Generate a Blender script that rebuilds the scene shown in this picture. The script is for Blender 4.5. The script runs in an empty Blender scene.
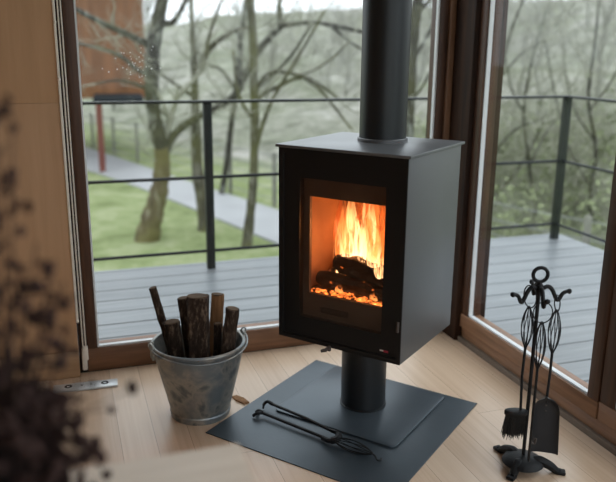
import bpy, bmesh, math, random
from mathutils import Vector, Matrix, noise
rng = random.Random(7)
C = bpy.context.scene.collection
sc = bpy.context.scene
PI = math.pi
MW = {}
V = Vector

# ------------------------------------------------------------------ materials
def nodes_of(name):
    m = bpy.data.materials.new(name); m.use_nodes = True
    nt = m.node_tree
    b = nt.nodes['Principled BSDF']
    return m, nt, b
def N(nt, t, **kw):
    n = nt.nodes.new(t)
    for k, v in kw.items():
        if k in n.inputs: n.inputs[k].default_value = v
        else: setattr(n, k, v)
    return n
def L(nt, a, b): nt.links.new(a, b)
def ramp(nt, fac, stops):
    r = nt.nodes.new('ShaderNodeValToRGB')
    els = r.color_ramp.elements
    while len(els) < len(stops): els.new(0.5)
    for e, (p, c) in zip(els, stops):
        e.position = p; e.color = (*c, 1) if len(c) == 3 else c
    L(nt, fac, r.inputs[0]); return r
def coords(nt, scale=(1, 1, 1), rot=(0, 0, 0), kind='Object'):
    tc = nt.nodes.new('ShaderNodeTexCoord'); mp = nt.nodes.new('ShaderNodeMapping')
    mp.inputs['Scale'].default_value = scale; mp.inputs['Rotation'].default_value = rot
    L(nt, tc.outputs[kind], mp.inputs[0]); return mp.outputs[0]
def bump(nt, b, h, strength=.3, dist=.01):
    bp = nt.nodes.new('ShaderNodeBump'); bp.inputs['Strength'].default_value = strength; bp.inputs['Distance'].default_value = dist
    L(nt, h, bp.inputs['Height']); L(nt, bp.outputs[0], b.inputs['Normal'])
def plain(name, col, rough=.5, metal=0, spec=.5, var=0, vscale=8, bmp=0, bscale=60):
    m, nt, b = nodes_of(name)
    b.inputs['Roughness'].default_value = rough; b.inputs['Metallic'].default_value = metal
    b.inputs['Specular IOR Level'].default_value = spec
    n = N(nt, 'ShaderNodeTexNoise', Scale=vscale, Detail=4.0); L(nt, coords(nt), n.inputs['Vector'])
    lo = tuple(c * (1 - var) for c in col); hi = tuple(min(1, c * (1 + var)) for c in col)
    r = ramp(nt, n.outputs[0], [(.3, lo), (.7, hi)]); L(nt, r.outputs[0], b.inputs['Base Color'])
    if bmp:
        n2 = N(nt, 'ShaderNodeTexNoise', Scale=bscale, Detail=3.0); L(nt, coords(nt), n2.inputs['Vector']); bump(nt, b, n2.outputs[0], bmp, .003)
    return m
def wood(name, c1, c2, axis=2, scale=1.0, rough=.5, spec=.4, stretch=14, detail=6, coat=0):
    m, nt, b = nodes_of(name)
    s = [scale * stretch] * 3; s[axis] = scale
    n = N(nt, 'ShaderNodeTexNoise', Scale=2.2, Detail=float(detail), Roughness=.62, Distortion=.25); L(nt, coords(nt, s), n.inputs['Vector'])
    r = ramp(nt, n.outputs[0], [(.3, c1), (.68, c2)]); L(nt, r.outputs[0], b.inputs['Base Color'])
    b.inputs['Roughness'].default_value = rough; b.inputs['Specular IOR Level'].default_value = spec
    b.inputs['Coat Weight'].default_value = coat; b.inputs['Coat Roughness'].default_value = .25
    bump(nt, b, n.outputs[0], .12, .004)
    return m
def bark(name, dark, mid, light, scale=14, moss=None, mossamt=.5):
    m, nt, b = nodes_of(name)
    v = coords(nt, (1, 1, .35))
    n = N(nt, 'ShaderNodeTexNoise', Scale=scale, Detail=8.0, Roughness=.7); L(nt, v, n.inputs['Vector'])
    r = ramp(nt, n.outputs[0], [(.32, dark), (.52, mid), (.7, light)])
    out = r.outputs[0]
    if moss:
        n2 = N(nt, 'ShaderNodeTexNoise', Scale=scale * .18, Detail=5.0); L(nt, coords(nt), n2.inputs['Vector'])
        f = ramp(nt, n2.outputs[0], [(mossamt - .08, (0, 0, 0)), (mossamt + .08, (1, 1, 1))])
        mx = N(nt, 'ShaderNodeMix', data_type='RGBA'); mx.inputs['B'].default_value = (*moss, 1)
        L(nt, f.outputs[0], mx.inputs[0]); L(nt, out, mx.inputs[6]); mx.inputs[7].default_value = (*moss, 1); out = mx.outputs[2]
    L(nt, out, b.inputs['Base Color']); b.inputs['Roughness'].default_value = .9; b.inputs['Specular IOR Level'].default_value = .2
    bump(nt, b, n.outputs[0], .8, .01)
    return m
def glass(name, tint=(1, 1, 1), refl=1.0, rough=.0):
    m = bpy.data.materials.new(name); m.use_nodes = True; nt = m.node_tree; nt.nodes.clear()
    o = N(nt, 'ShaderNodeOutputMaterial'); t = N(nt, 'ShaderNodeBsdfTransparent'); t.inputs[0].default_value = (*tint, 1)
    g = N(nt, 'ShaderNodeBsdfGlossy', Roughness=rough); fr = N(nt, 'ShaderNodeFresnel'); ge = N(nt, 'ShaderNodeNewGeometry'); ir = N(nt, 'ShaderNodeMath', operation='MULTIPLY_ADD')
    ir.inputs[1].default_value = 1 / 1.45 - 1.45; ir.inputs[2].default_value = 1.45; L(nt, ge.outputs['Backfacing'], ir.inputs[0]); L(nt, ir.outputs[0], fr.inputs['IOR'])
    mu = N(nt, 'ShaderNodeMath', operation='MULTIPLY'); mu.inputs[1].default_value = refl; L(nt, fr.outputs[0], mu.inputs[0])
    mx = N(nt, 'ShaderNodeMixShader'); L(nt, mu.outputs[0], mx.inputs[0]); L(nt, t.outputs[0], mx.inputs[1]); L(nt, g.outputs[0], mx.inputs[2])
    L(nt, mx.outputs[0], o.inputs[0]); return m

# ------------------------------------------------------------------ mesh helpers
def BM(): return bmesh.new()
def merge(bm, tmp, M=None):
    if M is not None: tmp.transform(M)
    me = bpy.data.meshes.new('t'); tmp.to_mesh(me); bm.from_mesh(me); bpy.data.meshes.remove(me); tmp.free()
def box(bm, x0, x1, y0, y1, z0, z1, bev=0, seg=2, M=None):
    t = bmesh.new(); bmesh.ops.create_cube(t, size=1)
    for v in t.verts:
        v.co = V(((x0 + x1) / 2 + v.co.x * (x1 - x0), (y0 + y1) / 2 + v.co.y * (y1 - y0), (z0 + z1) / 2 + v.co.z * (z1 - z0)))
    if bev: bmesh.ops.bevel(t, geom=t.edges[:], offset=bev, segments=seg, profile=.5, affect='EDGES')
    merge(bm, t, M); return bm
def tube(bm, pts, rad, n=8, cap=True, closed=False, ell=None, up=None):
    pts = [V(p) for p in pts]; m = len(pts)
    rads = rad if isinstance(rad, (list, tuple)) else [rad] * m
    rings = []; ref = None
    for i, p in enumerate(pts):
        if closed: t = pts[(i + 1) % m] - pts[i - 1]
        else: t = pts[min(i + 1, m - 1)] - pts[max(i - 1, 0)]
        t = t.normalized() if t.length > 1e-9 else V((0, 0, 1))
        if ref is None:
            ref = V(up) if up is not None else (V((0, 0, 1)) if abs(t.z) < .9 else V((1, 0, 0)))
        u = (ref - t * ref.dot(t))
        u = u.normalized() if u.length > 1e-6 else t.orthogonal().normalized()
        w = t.cross(u); ref = u
        e = ell if ell else (1, 1)
        rings.append([bm.verts.new(p + (u * math.cos(k * 2 * PI / n) * e[0] + w * math.sin(k * 2 * PI / n) * e[1]) * rads[i]) for k in range(n)])
    for i in range(m if closed else m - 1):
        a, b = rings[i], rings[(i + 1) % m]
        for k in range(n): bm.faces.new((a[k], a[(k + 1) % n], b[(k + 1) % n], b[k]))
    if cap and not closed:
        bm.faces.new(rings[0][::-1]); bm.faces.new(rings[-1])
    return bm
def lathe(bm, prof, c=(0, 0, 0), n=32, M=None):
    t = bmesh.new(); rings = []
    for r, z in prof:
        if r < 1e-6: rings.append([t.verts.new((0, 0, z))])
        else: rings.append([t.verts.new((r * math.cos(k * 2 * PI / n), r * math.sin(k * 2 * PI / n), z)) for k in range(n)])
    for a, b in zip(rings, rings[1:]):
        for k in range(n):
            k2 = (k + 1) % n
            if len(a) == 1 and len(b) == 1: continue
            if len(a) == 1: t.faces.new((a[0], b[k2], b[k]))
            elif len(b) == 1: t.faces.new((a[k], a[k2], b[0]))
            else: t.faces.new((a[k], a[k2], b[k2], b[k]))
    bmesh.ops.recalc_face_normals(t, faces=t.faces[:])
    merge(bm, t, Matrix.Translation(c) @ (M or Matrix.Identity(4))); return bm
def prism(bm, outline, z0, z1, bev=0, M=None):
    t = bmesh.new()
    f = t.faces.new([t.verts.new((x, y, z0)) for x, y in outline])
    r = bmesh.ops.extrude_face_region(t, geom=[f])
    for v in r['geom']:
        if isinstance(v, bmesh.types.BMVert): v.co.z = z1
    bmesh.ops.recalc_face_normals(t, faces=t.faces[:])
    if bev:
        ed = [e for e in t.edges if abs(e.verts[0].co.z - e.verts[1].co.z) < 1e-6]
        bmesh.ops.bevel(t, geom=ed, offset=bev, segments=2, profile=.5, affect='EDGES')
    merge(bm, t, M); return bm
def ring_frame(bm, x0, x1, z0, z1, ix0, ix1, iz0, iz1, y0, y1):
    """rectangular frame in the xz plane with a rectangular opening, one watertight shell"""
    t = bmesh.new()
    def q(y): return [t.verts.new(p) for p in ((x0, y, z0), (x1, y, z0), (x1, y, z1), (x0, y, z1))], [t.verts.new(p) for p in ((ix0, y, iz0), (ix1, y, iz0), (ix1, y, iz1), (ix0, y, iz1))]
    o0, i0 = q(y0); o1, i1 = q(y1)
    for k in range(4):
        j = (k + 1) % 4
        t.faces.new((o0[k], o0[j], i0[j], i0[k])); t.faces.new((o1[j], o1[k], i1[k], i1[j]))
        t.faces.new((o0[j], o0[k], o1[k], o1[j])); t.faces.new((i0[k], i0[j], i1[j], i1[k]))
    bmesh.ops.recalc_face_normals(t, faces=t.faces[:]); merge(bm, t); return bm
def blob(bm, c, r, sub=1, scale=(1, 1, 1), M=None, jit=0, rnd=None):
    t = bmesh.new(); bmesh.ops.create_icosphere(t, subdivisions=sub, radius=1)
    for v in t.verts:
        k = 1 + ((rnd or rng).uniform(-jit, jit) if jit else 0)
        v.co = V((v.co.x * scale[0], v.co.y * scale[1], v.co.z * scale[2])) * r * k
    if M is not None: t.transform(M)
    t.transform(Matrix.Translation(c)); merge(bm, t); return bm
def curve(pts, n=6):
    """Catmull-Rom through points"""
    P = [V(p) for p in pts]; P = [P[0] * 2 - P[1]] + P + [P[-1] * 2 - P[-2]]
    out = []
    for i in range(1, len(P) - 2):
        for k in range(n):
            t = k / n; a, b, c, d = P[i - 1], P[i], P[i + 1], P[i + 2]
            out.append(.5 * ((2 * b) + (c - a) * t + (2 * a - 5 * b + 4 * c - d) * t * t + (3 * b - a - 3 * c + d) * t ** 3))
    out.append(P[-2]); return out

# ------------------------------------------------------------------ objects
def props(o, label=None, cat=None, group=None, kind=None):
    if label: o['label'] = label
    if cat: o['category'] = cat
    if group: o['group'] = group
    if kind: o['kind'] = kind
    return o
def thing(name, label, cat, loc=(0, 0, 0), rotz=0, group=None, kind=None):
    o = bpy.data.objects.new(name, None); C.objects.link(o); o.empty_display_size = .05
    o.location = loc; o.rotation_euler = (0, 0, rotz)
    MW[o] = Matrix.Translation(loc) @ Matrix.Rotation(rotz, 4, 'Z')
    return props(o, label, cat, group, kind)
def obj(name, bm, mat, parent=None, local=False, origin=None, smooth=35, label=None):
    """link bm as ONE mesh object; vertices are world coordinates unless local"""
    M = Matrix.Identity(4)
    if parent is not None: M = MW[parent]
    elif origin is not None: M = Matrix.Translation(origin)
    if not local: bm.transform(M.inverted())
    bm.normal_update()
    lim = math.radians(smooth)
    for f in bm.faces: f.smooth = smooth > 0
    for e in bm.edges:
        if len(e.link_faces) == 2 and e.calc_face_angle(0) > lim: e.smooth = False
    me = bpy.data.meshes.new(name); bm.to_mesh(me); bm.free()
    me.materials.append(mat)
    o = bpy.data.objects.new(name, me); C.objects.link(o)
    if parent is not None:
        o.parent = parent
    else: o.location = M.to_translation()
    MW[o] = M
    if label: o['label'] = label
    return o
def struct(name, bm, mat, parent=None, label=None, cat=None):
    o = obj(name, bm, mat, parent)
    if parent is None: props(o, label, cat, None, 'structure')
    return o
SKY, EXPO, FIRE = 1.15, 0.98, 2.1
# ------------------------------------------------------------------ camera (42.5 mm lens, looking down a little, slight roll)
H = 1.1; PITCH, YAW, ROLL = .2591, .3275, .0097
_fh = V((math.sin(YAW), math.cos(YAW), 0)); _R = V((math.cos(YAW), -math.sin(YAW), 0))
_F = _fh * math.cos(PITCH) + V((0, 0, -math.sin(PITCH))); _U = _R.cross(_F)
_R2 = _R * math.cos(ROLL) + _U * math.sin(ROLL); _U2 = _U * math.cos(ROLL) - _R * math.sin(ROLL)
cd = bpy.data.cameras.new('camera'); cam = bpy.data.objects.new('camera', cd); C.objects.link(cam)
cam.matrix_world = Matrix(((_R2.x, _U2.x, -_F.x, 0), (_R2.y, _U2.y, -_F.y, 0), (_R2.z, _U2.z, -_F.z, H), (0, 0, 0, 1)))
cd.sensor_width = 36; cd.lens = 727.0 / 616 * 36; cd.clip_start = .02; cd.clip_end = 500
cd.dof.use_dof = True; cd.dof.focus_distance = 2.05; cd.dof.aperture_fstop = 2.5
sc.camera = cam

# ------------------------------------------------------------------ sky and exposure
w = bpy.data.worlds.new('overcast_sky'); sc.world = w; w.use_nodes = True
nt = w.node_tree; nt.nodes.clear()
wo = N(nt, 'ShaderNodeOutputWorld'); bg = N(nt, 'ShaderNodeBackground', Strength=SKY)
tc = N(nt, 'ShaderNodeTexCoord'); sx = N(nt, 'ShaderNodeSeparateXYZ'); L(nt, tc.outputs['Generated'], sx.inputs[0])
r = ramp(nt, sx.outputs['Z'], [(0, (.80, .86, .92)), (.45, (.86, .93, 1.0)), (1, (.92, .97, 1.0))])
L(nt, r.outputs[0], bg.inputs[0]); L(nt, bg.outputs[0], wo.inputs[0])
sc.view_settings.view_transform = 'Standard'; sc.view_settings.look = 'None'
sc.view_settings.exposure = EXPO; sc.view_settings.gamma = 1; sc.view_settings.use_curve_mapping = False
sc.cycles.max_bounces = 10; sc.cycles.transparent_max_bounces = 24; sc.cycles.sample_clamp_indirect = 6
sc.cycles.use_denoising = True

# ------------------------------------------------------------------ materials
def floor_mat():
    m, nt, b = nodes_of('pale_oak_strip_floor')
    br = N(nt, 'ShaderNodeTexBrick', Scale=1.0); br.offset = .37
    br.inputs['Color1'].default_value = (.0, .0, .0, 1); br.inputs['Color2'].default_value = (1, 1, 1, 1); br.inputs['Mortar'].default_value = (.5, .5, .5, 1)
    br.inputs['Mortar Size'].default_value = .0008; br.inputs['Brick Width'].default_value = 1.3; br.inputs['Row Height'].default_value = .098; br.inputs['Mortar Smooth'].default_value = .2
    v = coords(nt, rot=(0, 0, PI / 2)); L(nt, v, br.inputs['Vector'])
    st = N(nt, 'ShaderNodeTexNoise', Scale=1.0, Detail=5.0, Roughness=.6); L(nt, coords(nt, (95, 2.2, 1)), st.inputs['Vector'])
    st2 = N(nt, 'ShaderNodeTexNoise', Scale=1.0, Detail=2.0); L(nt, coords(nt, (42, .5, 1)), st2.inputs['Vector'])
    a = N(nt, 'ShaderNodeMath', operation='MULTIPLY_ADD'); a.inputs[1].default_value = .25; L(nt, br.outputs['Color'], a.inputs[0])
    a2 = N(nt, 'ShaderNodeMath', operation='MULTIPLY_ADD'); a2.inputs[1].default_value = .45; L(nt, st.outputs[0], a2.inputs[0])
    a3 = N(nt, 'ShaderNodeMath', operation='MULTIPLY'); a3.inputs[1].default_value = .35; L(nt, st2.outputs[0], a3.inputs[0])
    L(nt, a3.outputs[0], a2.inputs[2]); L(nt, a2.outputs[0], a.inputs[2])
    r = ramp(nt, a.outputs[0], [(.25, (.47, .315, .205)), (.5, (.59, .43, .305)), (.8, (.69, .54, .41))])
    mx = N(nt, 'ShaderNodeMix', data_type='RGBA'); L(nt, br.outputs['Fac'], mx.inputs[0]); L(nt, r.outputs[0], mx.inputs[6]); mx.inputs[7].default_value = (.30, .19, .12, 1)
    L(nt, mx.outputs[2], b.inputs['Base Color']); b.inputs['Roughness'].default_value = .32; b.inputs['Specular IOR Level'].default_value = .5
    bump(nt, b, br.outputs['Fac'], -.3, .001); return m
def galv_mat():
    m, nt, b = nodes_of('weathered_galvanised_steel')
    n = N(nt, 'ShaderNodeTexNoise', Scale=9.0, Detail=6.0, Roughness=.65, Distortion=.6); L(nt, coords(nt), n.inputs['Vector'])
    vo = N(nt, 'ShaderNodeTexVoronoi', Scale=26.0); L(nt, coords(nt), vo.inputs['Vector'])
    a = N(nt, 'ShaderNodeMath', operation='MULTIPLY_ADD'); a.inputs[1].default_value = .22; L(nt, vo.outputs['Distance'], a.inputs[0]); L(nt, n.outputs[0], a.inputs[2])
    r = ramp(nt, a.outputs[0], [(.38, (.07, .085, .095)), (.5, (.17, .185, .19)), (.58, (.34, .33, .30)), (.74, (.20, .225, .24))])
    L(nt, r.outputs[0], b.inputs['Base Color']); b.inputs['Metallic'].default_value = .7
    rr = ramp(nt, n.outputs[0], [(.3, (.35,) * 3), (.7, (.6,) * 3)]); L(nt, rr.outputs[0], b.inputs['Roughness']); return m
def ember_mat(name, lo, hi, strength, scale=40):
    m, nt, b = nodes_of(name)
    n = N(nt, 'ShaderNodeTexNoise', Scale=scale, Detail=4.0); L(nt, coords(nt), n.inputs['Vector'])
    r = ramp(nt, n.outputs[0], [(lo, (0, 0, 0)), (hi, (1, .22, .04)), (min(1, hi + .15), (1, .55, .2))])
    b.inputs['Base Color'].default_value = (.02, .015, .012, 1); b.inputs['Roughness'].default_value = .9
    L(nt, r.outputs[0], b.inputs['Emission Color']); b.inputs['Emission Strength'].default_value = strength
    bump(nt, b, n.outputs[0], .8, .01); return m
def flame_mat(name, hot, tip, strength, seed, zt):
    """glowing gas: streaked up the flame, denser in its heart than at its edge"""
    m = bpy.data.materials.new(name); m.use_nodes = True; nt = m.node_tree; nt.nodes.clear()
    o = N(nt, 'ShaderNodeOutputMaterial'); tr = N(nt, 'ShaderNodeBsdfTransparent'); em = N(nt, 'ShaderNodeEmission')
    tc = N(nt, 'ShaderNodeTexCoord'); mp = N(nt, 'ShaderNodeMapping'); mp.inputs['Scale'].default_value = (52, 52, 9); mp.inputs['Location'].default_value = (seed, seed * .7, 0)
    L(nt, tc.outputs['Object'], mp.inputs[0])
    n = N(nt, 'ShaderNodeTexNoise', Scale=1.0, Detail=3.0, Roughness=.5, Distortion=1.1); L(nt, mp.outputs[0], n.inputs['Vector'])
    sx = N(nt, 'ShaderNodeSeparateXYZ'); L(nt, tc.outputs['Generated'], sx.inputs[0])
    cr = ramp(nt, sx.outputs['Z'], [(0, hot), (.45, tuple((a * .6 + b_ * .4) for a, b_ in zip(hot, tip))), (1, tip)])
    L(nt, cr.outputs[0], em.inputs[0])
    hs = ramp(nt, sx.outputs['Z'], [(0, (1,) * 3), (.5, (.75,) * 3), (1, (.22,) * 3)])
    st = N(nt, 'ShaderNodeMath', operation='MULTIPLY'); st.inputs[1].default_value = strength; L(nt, hs.outputs[0], st.inputs[0])
    L(nt, st.outputs[0], em.inputs[1])
    al = ramp(nt, n.outputs[0], [(.45, (0, 0, 0)), (.62, (1, 1, 1))])
    lw = N(nt, 'ShaderNodeLayerWeight', Blend=.35); ed = ramp(nt, lw.outputs['Facing'], [(.25, (1, 1, 1)), (.95, (0, 0, 0))])
    mu = N(nt, 'ShaderNodeMath', operation='MULTIPLY'); L(nt, al.outputs[0], mu.inputs[0]); L(nt, ed.outputs[0], mu.inputs[1])
    tp = ramp(nt, sx.outputs['Z'], [(0, (.85,) * 3), (.6, (.8,) * 3), (1, (.1,) * 3)])
    mu2 = N(nt, 'ShaderNodeMath', operation='MULTIPLY'); L(nt, mu.outputs[0], mu2.inputs[0]); L(nt, tp.outputs[0], mu2.inputs[1])
    mx = N(nt, 'ShaderNodeMixShader'); L(nt, mu2.outputs[0], mx.inputs[0]); L(nt, tr.outputs[0], mx.inputs[1]); L(nt, em.outputs[0], mx.inputs[2])
    L(nt, mx.outputs[0], o.inputs[0]); return m
M = dict(
    floor=floor_mat(), galv=galv_mat(),
    plywood=wood('tan_plywood', (.40, .225, .115), (.47, .275, .148), 2, .7, .6, .3, 18),
    pine=wood('pine_trim', (.30, .17, .085), (.42, .25, .135), 0, 1, .5, .35),
    ceil=wood('ceiling_boards', (.40, .26, .16), (.5, .34, .22), 0, 1, .6),
    frame_v=wood('brown_stained_upright_shaded', (.032, .014, .007), (.095, .041, .021), 2, 1.3, .45, .35),  # uprights darkened for the shade over the left stile
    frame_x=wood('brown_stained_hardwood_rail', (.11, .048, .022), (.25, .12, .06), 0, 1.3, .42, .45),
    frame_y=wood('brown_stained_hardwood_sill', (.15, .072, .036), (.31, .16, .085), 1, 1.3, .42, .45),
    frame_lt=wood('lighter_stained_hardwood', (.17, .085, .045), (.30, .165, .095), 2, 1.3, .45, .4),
    post=wood('dark_oiled_oak_post', (.012, .006, .004), (.055, .024, .012), 2, 1.1, .6, .2),
    seal=plain('pale_grey_gasket', (.70, .72, .73), .6), track=plain('dull_metal_track', (.16, .12, .09), .5, .3),
    pane=glass('window_glass', (.98, .99, .985), .28),
    stove=plain('matt_charcoal_stove_paint', (.098, .101, .104), .37, .1, .5, .04, 3, .08, 260),
    stove_top=plain('charcoal_top_sky_sheen', (.12, .125, .13), .33, .2, .6, .04, 3, .06, 260),  # lighter base than the casing stands for the sky reflected on top
    stove_black=plain('black_stove_door_paint', (.007, .007, .0075), .5, .1, .35),
    flue=plain('satin_black_flue_paint', (.016, .018, .020), .40, .3, .5, .05, 3),
    hearth=plain('dark_hearth_steel_sky_blued', (.060, .076, .090), .38, .5, .5, .12, 5, .05, 120),  # blue of the reflected sky is mixed into the steel colour
    footplate=plain('steel_foot_plate_sky_blued', (.074, .092, .108), .36, .5, .5, .1, 5, .05, 120),  # same sky reflection tinted into the base, a little lighter
    stove_glass=glass('smoked_stove_glass', (.86, .80, .76), .8, .03),
    iron=plain('black_wrought_iron', (.007, .007, .008), .55, 0, .28, .2, 30, .25, 140),
    bristle=plain('black_bristles', (.012, .011, .010), .8), lining=plain('soot_stained_vermiculite_lining', (.34, .21, .13), .9, 0, .2, .15, 12, .2, 60),
    innerpan=plain('cast_iron_glass_sheen', (.085, .068, .060), .6, .2, .4, .2, 14), chrome=plain('brushed_steel', (.58, .60, .61), .45, .5, .5, .12, 40),  # inner iron lightened to stand for the reflection on the door glass
    silver=plain('silver_badge', (.7, .7, .7), .3, .6), red=plain('red_badge', (.30, .01, .035), .4),
    cord=plain('ivory_plastic_beads', (.78, .72, .62), .5), plastic=plain('cream_plastic', (.78, .71, .62), .45),
    barkd=bark('rough_dark_bark', (.010, .006, .004), (.036, .022, .015), (.20, .14, .095), 62),
    barkm=bark('grey_brown_bark', (.014, .009, .006), (.050, .032, .022), (.19, .135, .10), 70),
    cut=wood('split_orange_wood', (.16, .075, .032), (.34, .18, .085), 2, 2, .8, .2),
    cutend=plain('sawn_log_end', (.11, .070, .042), .85, 0, .2, .35, 40),
    char=ember_mat('charred_log', .64, .82, 1.2, 40), ember=ember_mat('glowing_embers', .42, .68, 2.6, 60), ember2=ember_mat('pale_ash_and_embers', .5, .7, 1.0, 60),
    deck=wood('wet_grey_deck_board', (.13, .145, .158), (.21, .225, .236), 0, .9, .36, .5, 16),
    rail=plain('dark_painted_steel_rail', (.012, .014, .016), .45, 0, .25, .05),
    rail_post=plain('grey_green_painted_post', (.018, .022, .020), .6, 0, .2, .2),
    moss=bark('mossy_bark', (.030, .027, .020), (.085, .08, .055), (.28, .275, .23), 10, (.115, .115, .05), .53),
    lichen=bark('lichen_spotted_bark', (.018, .017, .014), (.05, .046, .037), (.36, .38, .33), 9, (.085, .085, .045), .56),
    mossy_base=bark('yellow_mossed_bark', (.035, .026, .016), (.10, .08, .045), (.28, .27, .20), 10, (.135, .122, .05), .48),
    twig=plain('grey_green_twigs', (.28, .28, .22), .9, 0, .2, .3, 3),
    twig_far=plain('haze_paled_twigs', (.30, .30, .26), .95, 0, .1, .25, 1),  # twig colour paled to stand for haze over the hill
    path=plain('wet_tarmac', (.32, .325, .335), .6, 0, .4, .10, 1.2),
    cabin=wood('rust_brown_cladding', (.125, .052, .020), (.225, .098, .042), 2, .35, .7, .3, 9), cabin_post=plain('red_oxide_post', (.14, .036, .026), .6),
    cabin_dark=plain('dark_slate_grey_fascia', (.014, .018, .024), .8, 0, .1),
    wire=plain('weathered_grey_wire', (.22, .23, .22), .7), stake=plain('weathered_fence_stake', (.20, .20, .17), .85, 0, .2, .2),
    table=wood('pale_oak_tabletop', (.52, .40, .29), (.68, .56, .44), 0, .8, .45, .4, 12),
    vase=plain('dark_brown_glazed_pot', (.008, .006, .006), .8, 0, .1), stem=plain('dry_brown_stem', (.035, .02, .014), .9),
    bloom=plain('dried_plum_blossom', (.050, .030, .027), .95, 0, .1, .5, 60), leaf=plain('dull_green_leaf', (.24, .275, .15), .8, 0, .2, .4, 2),
    wallp=plain('off_white_plaster', (.62, .58, .52), .9),
)
def lawn_mat():
    m, nt, b = nodes_of('wet_lawn_and_rough_hillside')
    n = N(nt, 'ShaderNodeTexNoise', Scale=1.3, Detail=9.0, Roughness=.76); L(nt, coords(nt), n.inputs['Vector'])
    n2 = N(nt, 'ShaderNodeTexNoise', Scale=.16, Detail=6.0, Roughness=.65, Distortion=.8); L(nt, coords(nt), n2.inputs['Vector'])
    near = ramp(nt, n.outputs[0], [(.32, (.125, .155, .06)), (.5, (.235, .28, .13)), (.68, (.38, .395, .25))])
    far = ramp(nt, n.outputs[0], [(.34, (.14, .145, .115)), (.5, (.29, .297, .25)), (.66, (.46, .455, .42))])
    f2 = ramp(nt, n2.outputs[0], [(.38, (.70, .74, .62)), (.62, (1, .97, .98))])
    # grass by the path, undergrowth up the slope with its colours paled for haze
    sx = N(nt, 'ShaderNodeSeparateXYZ'); tc = N(nt, 'ShaderNodeTexCoord'); L(nt, tc.outputs['Object'], sx.inputs[0])
    at = N(nt, 'ShaderNodeAttribute', attribute_name='rough'); 
    ad = N(nt, 'ShaderNodeMath', operation='MULTIPLY_ADD'); ad.inputs[1].default_value = .7; L(nt, n2.outputs[0], ad.inputs[0]); L(nt, at.outputs['Fac'], ad.inputs[2])
    fm = ramp(nt, ad.outputs[0], [(.52, (0, 0, 0)), (.95, (1, 1, 1))])
    mx = N(nt, 'ShaderNodeMix', data_type='RGBA'); L(nt, fm.outputs[0], mx.inputs[0]); L(nt, near.outputs[0], mx.inputs[6])
    mm = N(nt, 'ShaderNodeMix', data_type='RGBA', blend_type='MULTIPLY'); mm.inputs[0].default_value = 1; L(nt, far.outputs[0], mm.inputs[6]); L(nt, f2.outputs[0], mm.inputs[7])
    L(nt, mm.outputs[2], mx.inputs[7]); L(nt, mx.outputs[2], b.inputs['Base Color'])
    b.inputs['Roughness'].default_value = .95; b.inputs['Specular IOR Level'].default_value = .1
    bump(nt, b, n.outputs[0], .6, .2); return m
M['lawn'] = lawn_mat()

# ------------------------------------------------------------------ room shell
WY, WX = 2.459, 1.416        # inner faces of the two glazed walls
ZT = 2.25
struct('floor', box(BM(), -2.6, 1.41, -2.4, 2.456, -.10, 0), M['floor'])
struct('ceiling', box(BM(), -2.6, 1.6, -2.4, 2.6, 2.42, 2.5), M['ceil'])
lin = box(BM(), .0, 1.6, 2.43, 2.55, ZT, 2.42); struct('wall_north', lin, M['plywood'], label='tan board over the glazed wall', cat='wall')
struct('wall_east', box(BM(), WX, 1.53, -2.4, 2.325, ZT, 2.42), M['plywood'])
bm = box(BM(), -2.6, .002, 2.44, 2.56, -.02, .9268, .0008); box(bm, -2.6, .002, 2.44, 2.56, .9272, 2.42, .0008)
struct('wall_left', bm, M['plywood'])
struct('baseboard_left', box(BM(), -2.6, .002, 2.424, 2.4395, 0, .095, .003), M['pine'])
struct('wall_west', box(BM(), -2.7, -2.6, -2.4, 2.56, -.1, 2.5), M['plywood'])
bm = ring_frame(BM(), -2.6, 1.53, 0, 2.42, -.7, 1.38, .12, 2.30, -2.5, -2.4); struct('wall_back', bm, M['wallp'])
def window(name, mats, x0, x1, z0, z1, st, rail, y0, y1, glass_y, axis='x', side=1):
    """a glazed frame; axis x: in the wall y = const, axis y: in the wall x = const (turned)"""
    T = Matrix.Identity(4) if axis == 'x' else Matrix(((0, 1, 0, 0), (1, 0, 0, 0), (0, 0, 1, 0), (0, 0, 0, 1)))
    def put(nm, bm, mat, par=None):
        bm.transform(T); bmesh.ops.recalc_face_normals(bm, faces=bm.faces[:]); return obj(nm, bm, mat, par)
    v, h = mats
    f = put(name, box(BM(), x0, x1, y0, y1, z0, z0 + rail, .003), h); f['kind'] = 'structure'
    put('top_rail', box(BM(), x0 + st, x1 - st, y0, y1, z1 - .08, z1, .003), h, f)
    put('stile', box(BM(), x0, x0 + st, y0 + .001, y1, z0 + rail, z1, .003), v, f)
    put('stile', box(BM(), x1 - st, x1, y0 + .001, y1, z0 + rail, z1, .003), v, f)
    a, b, c, d = x0 + st, x1 - st, z0 + rail, z1 - .08
    put('gasket', ring_frame(BM(), a, b, c, d, a + .006, b - .006, c + .006, d - .006, glass_y - .012, glass_y + .004), M['seal'], f)
    put('glass_pane', box(BM(), a + .004, b - .004, glass_y - .002, glass_y + .002, c + .004, d - .004), M['pane'], f)
    return f
w1 = window('window_1', (M['frame_v'], M['frame_x']), .030, 1.371, 0.0, ZT, .036, .084, WY, 2.53, 2.478)
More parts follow.
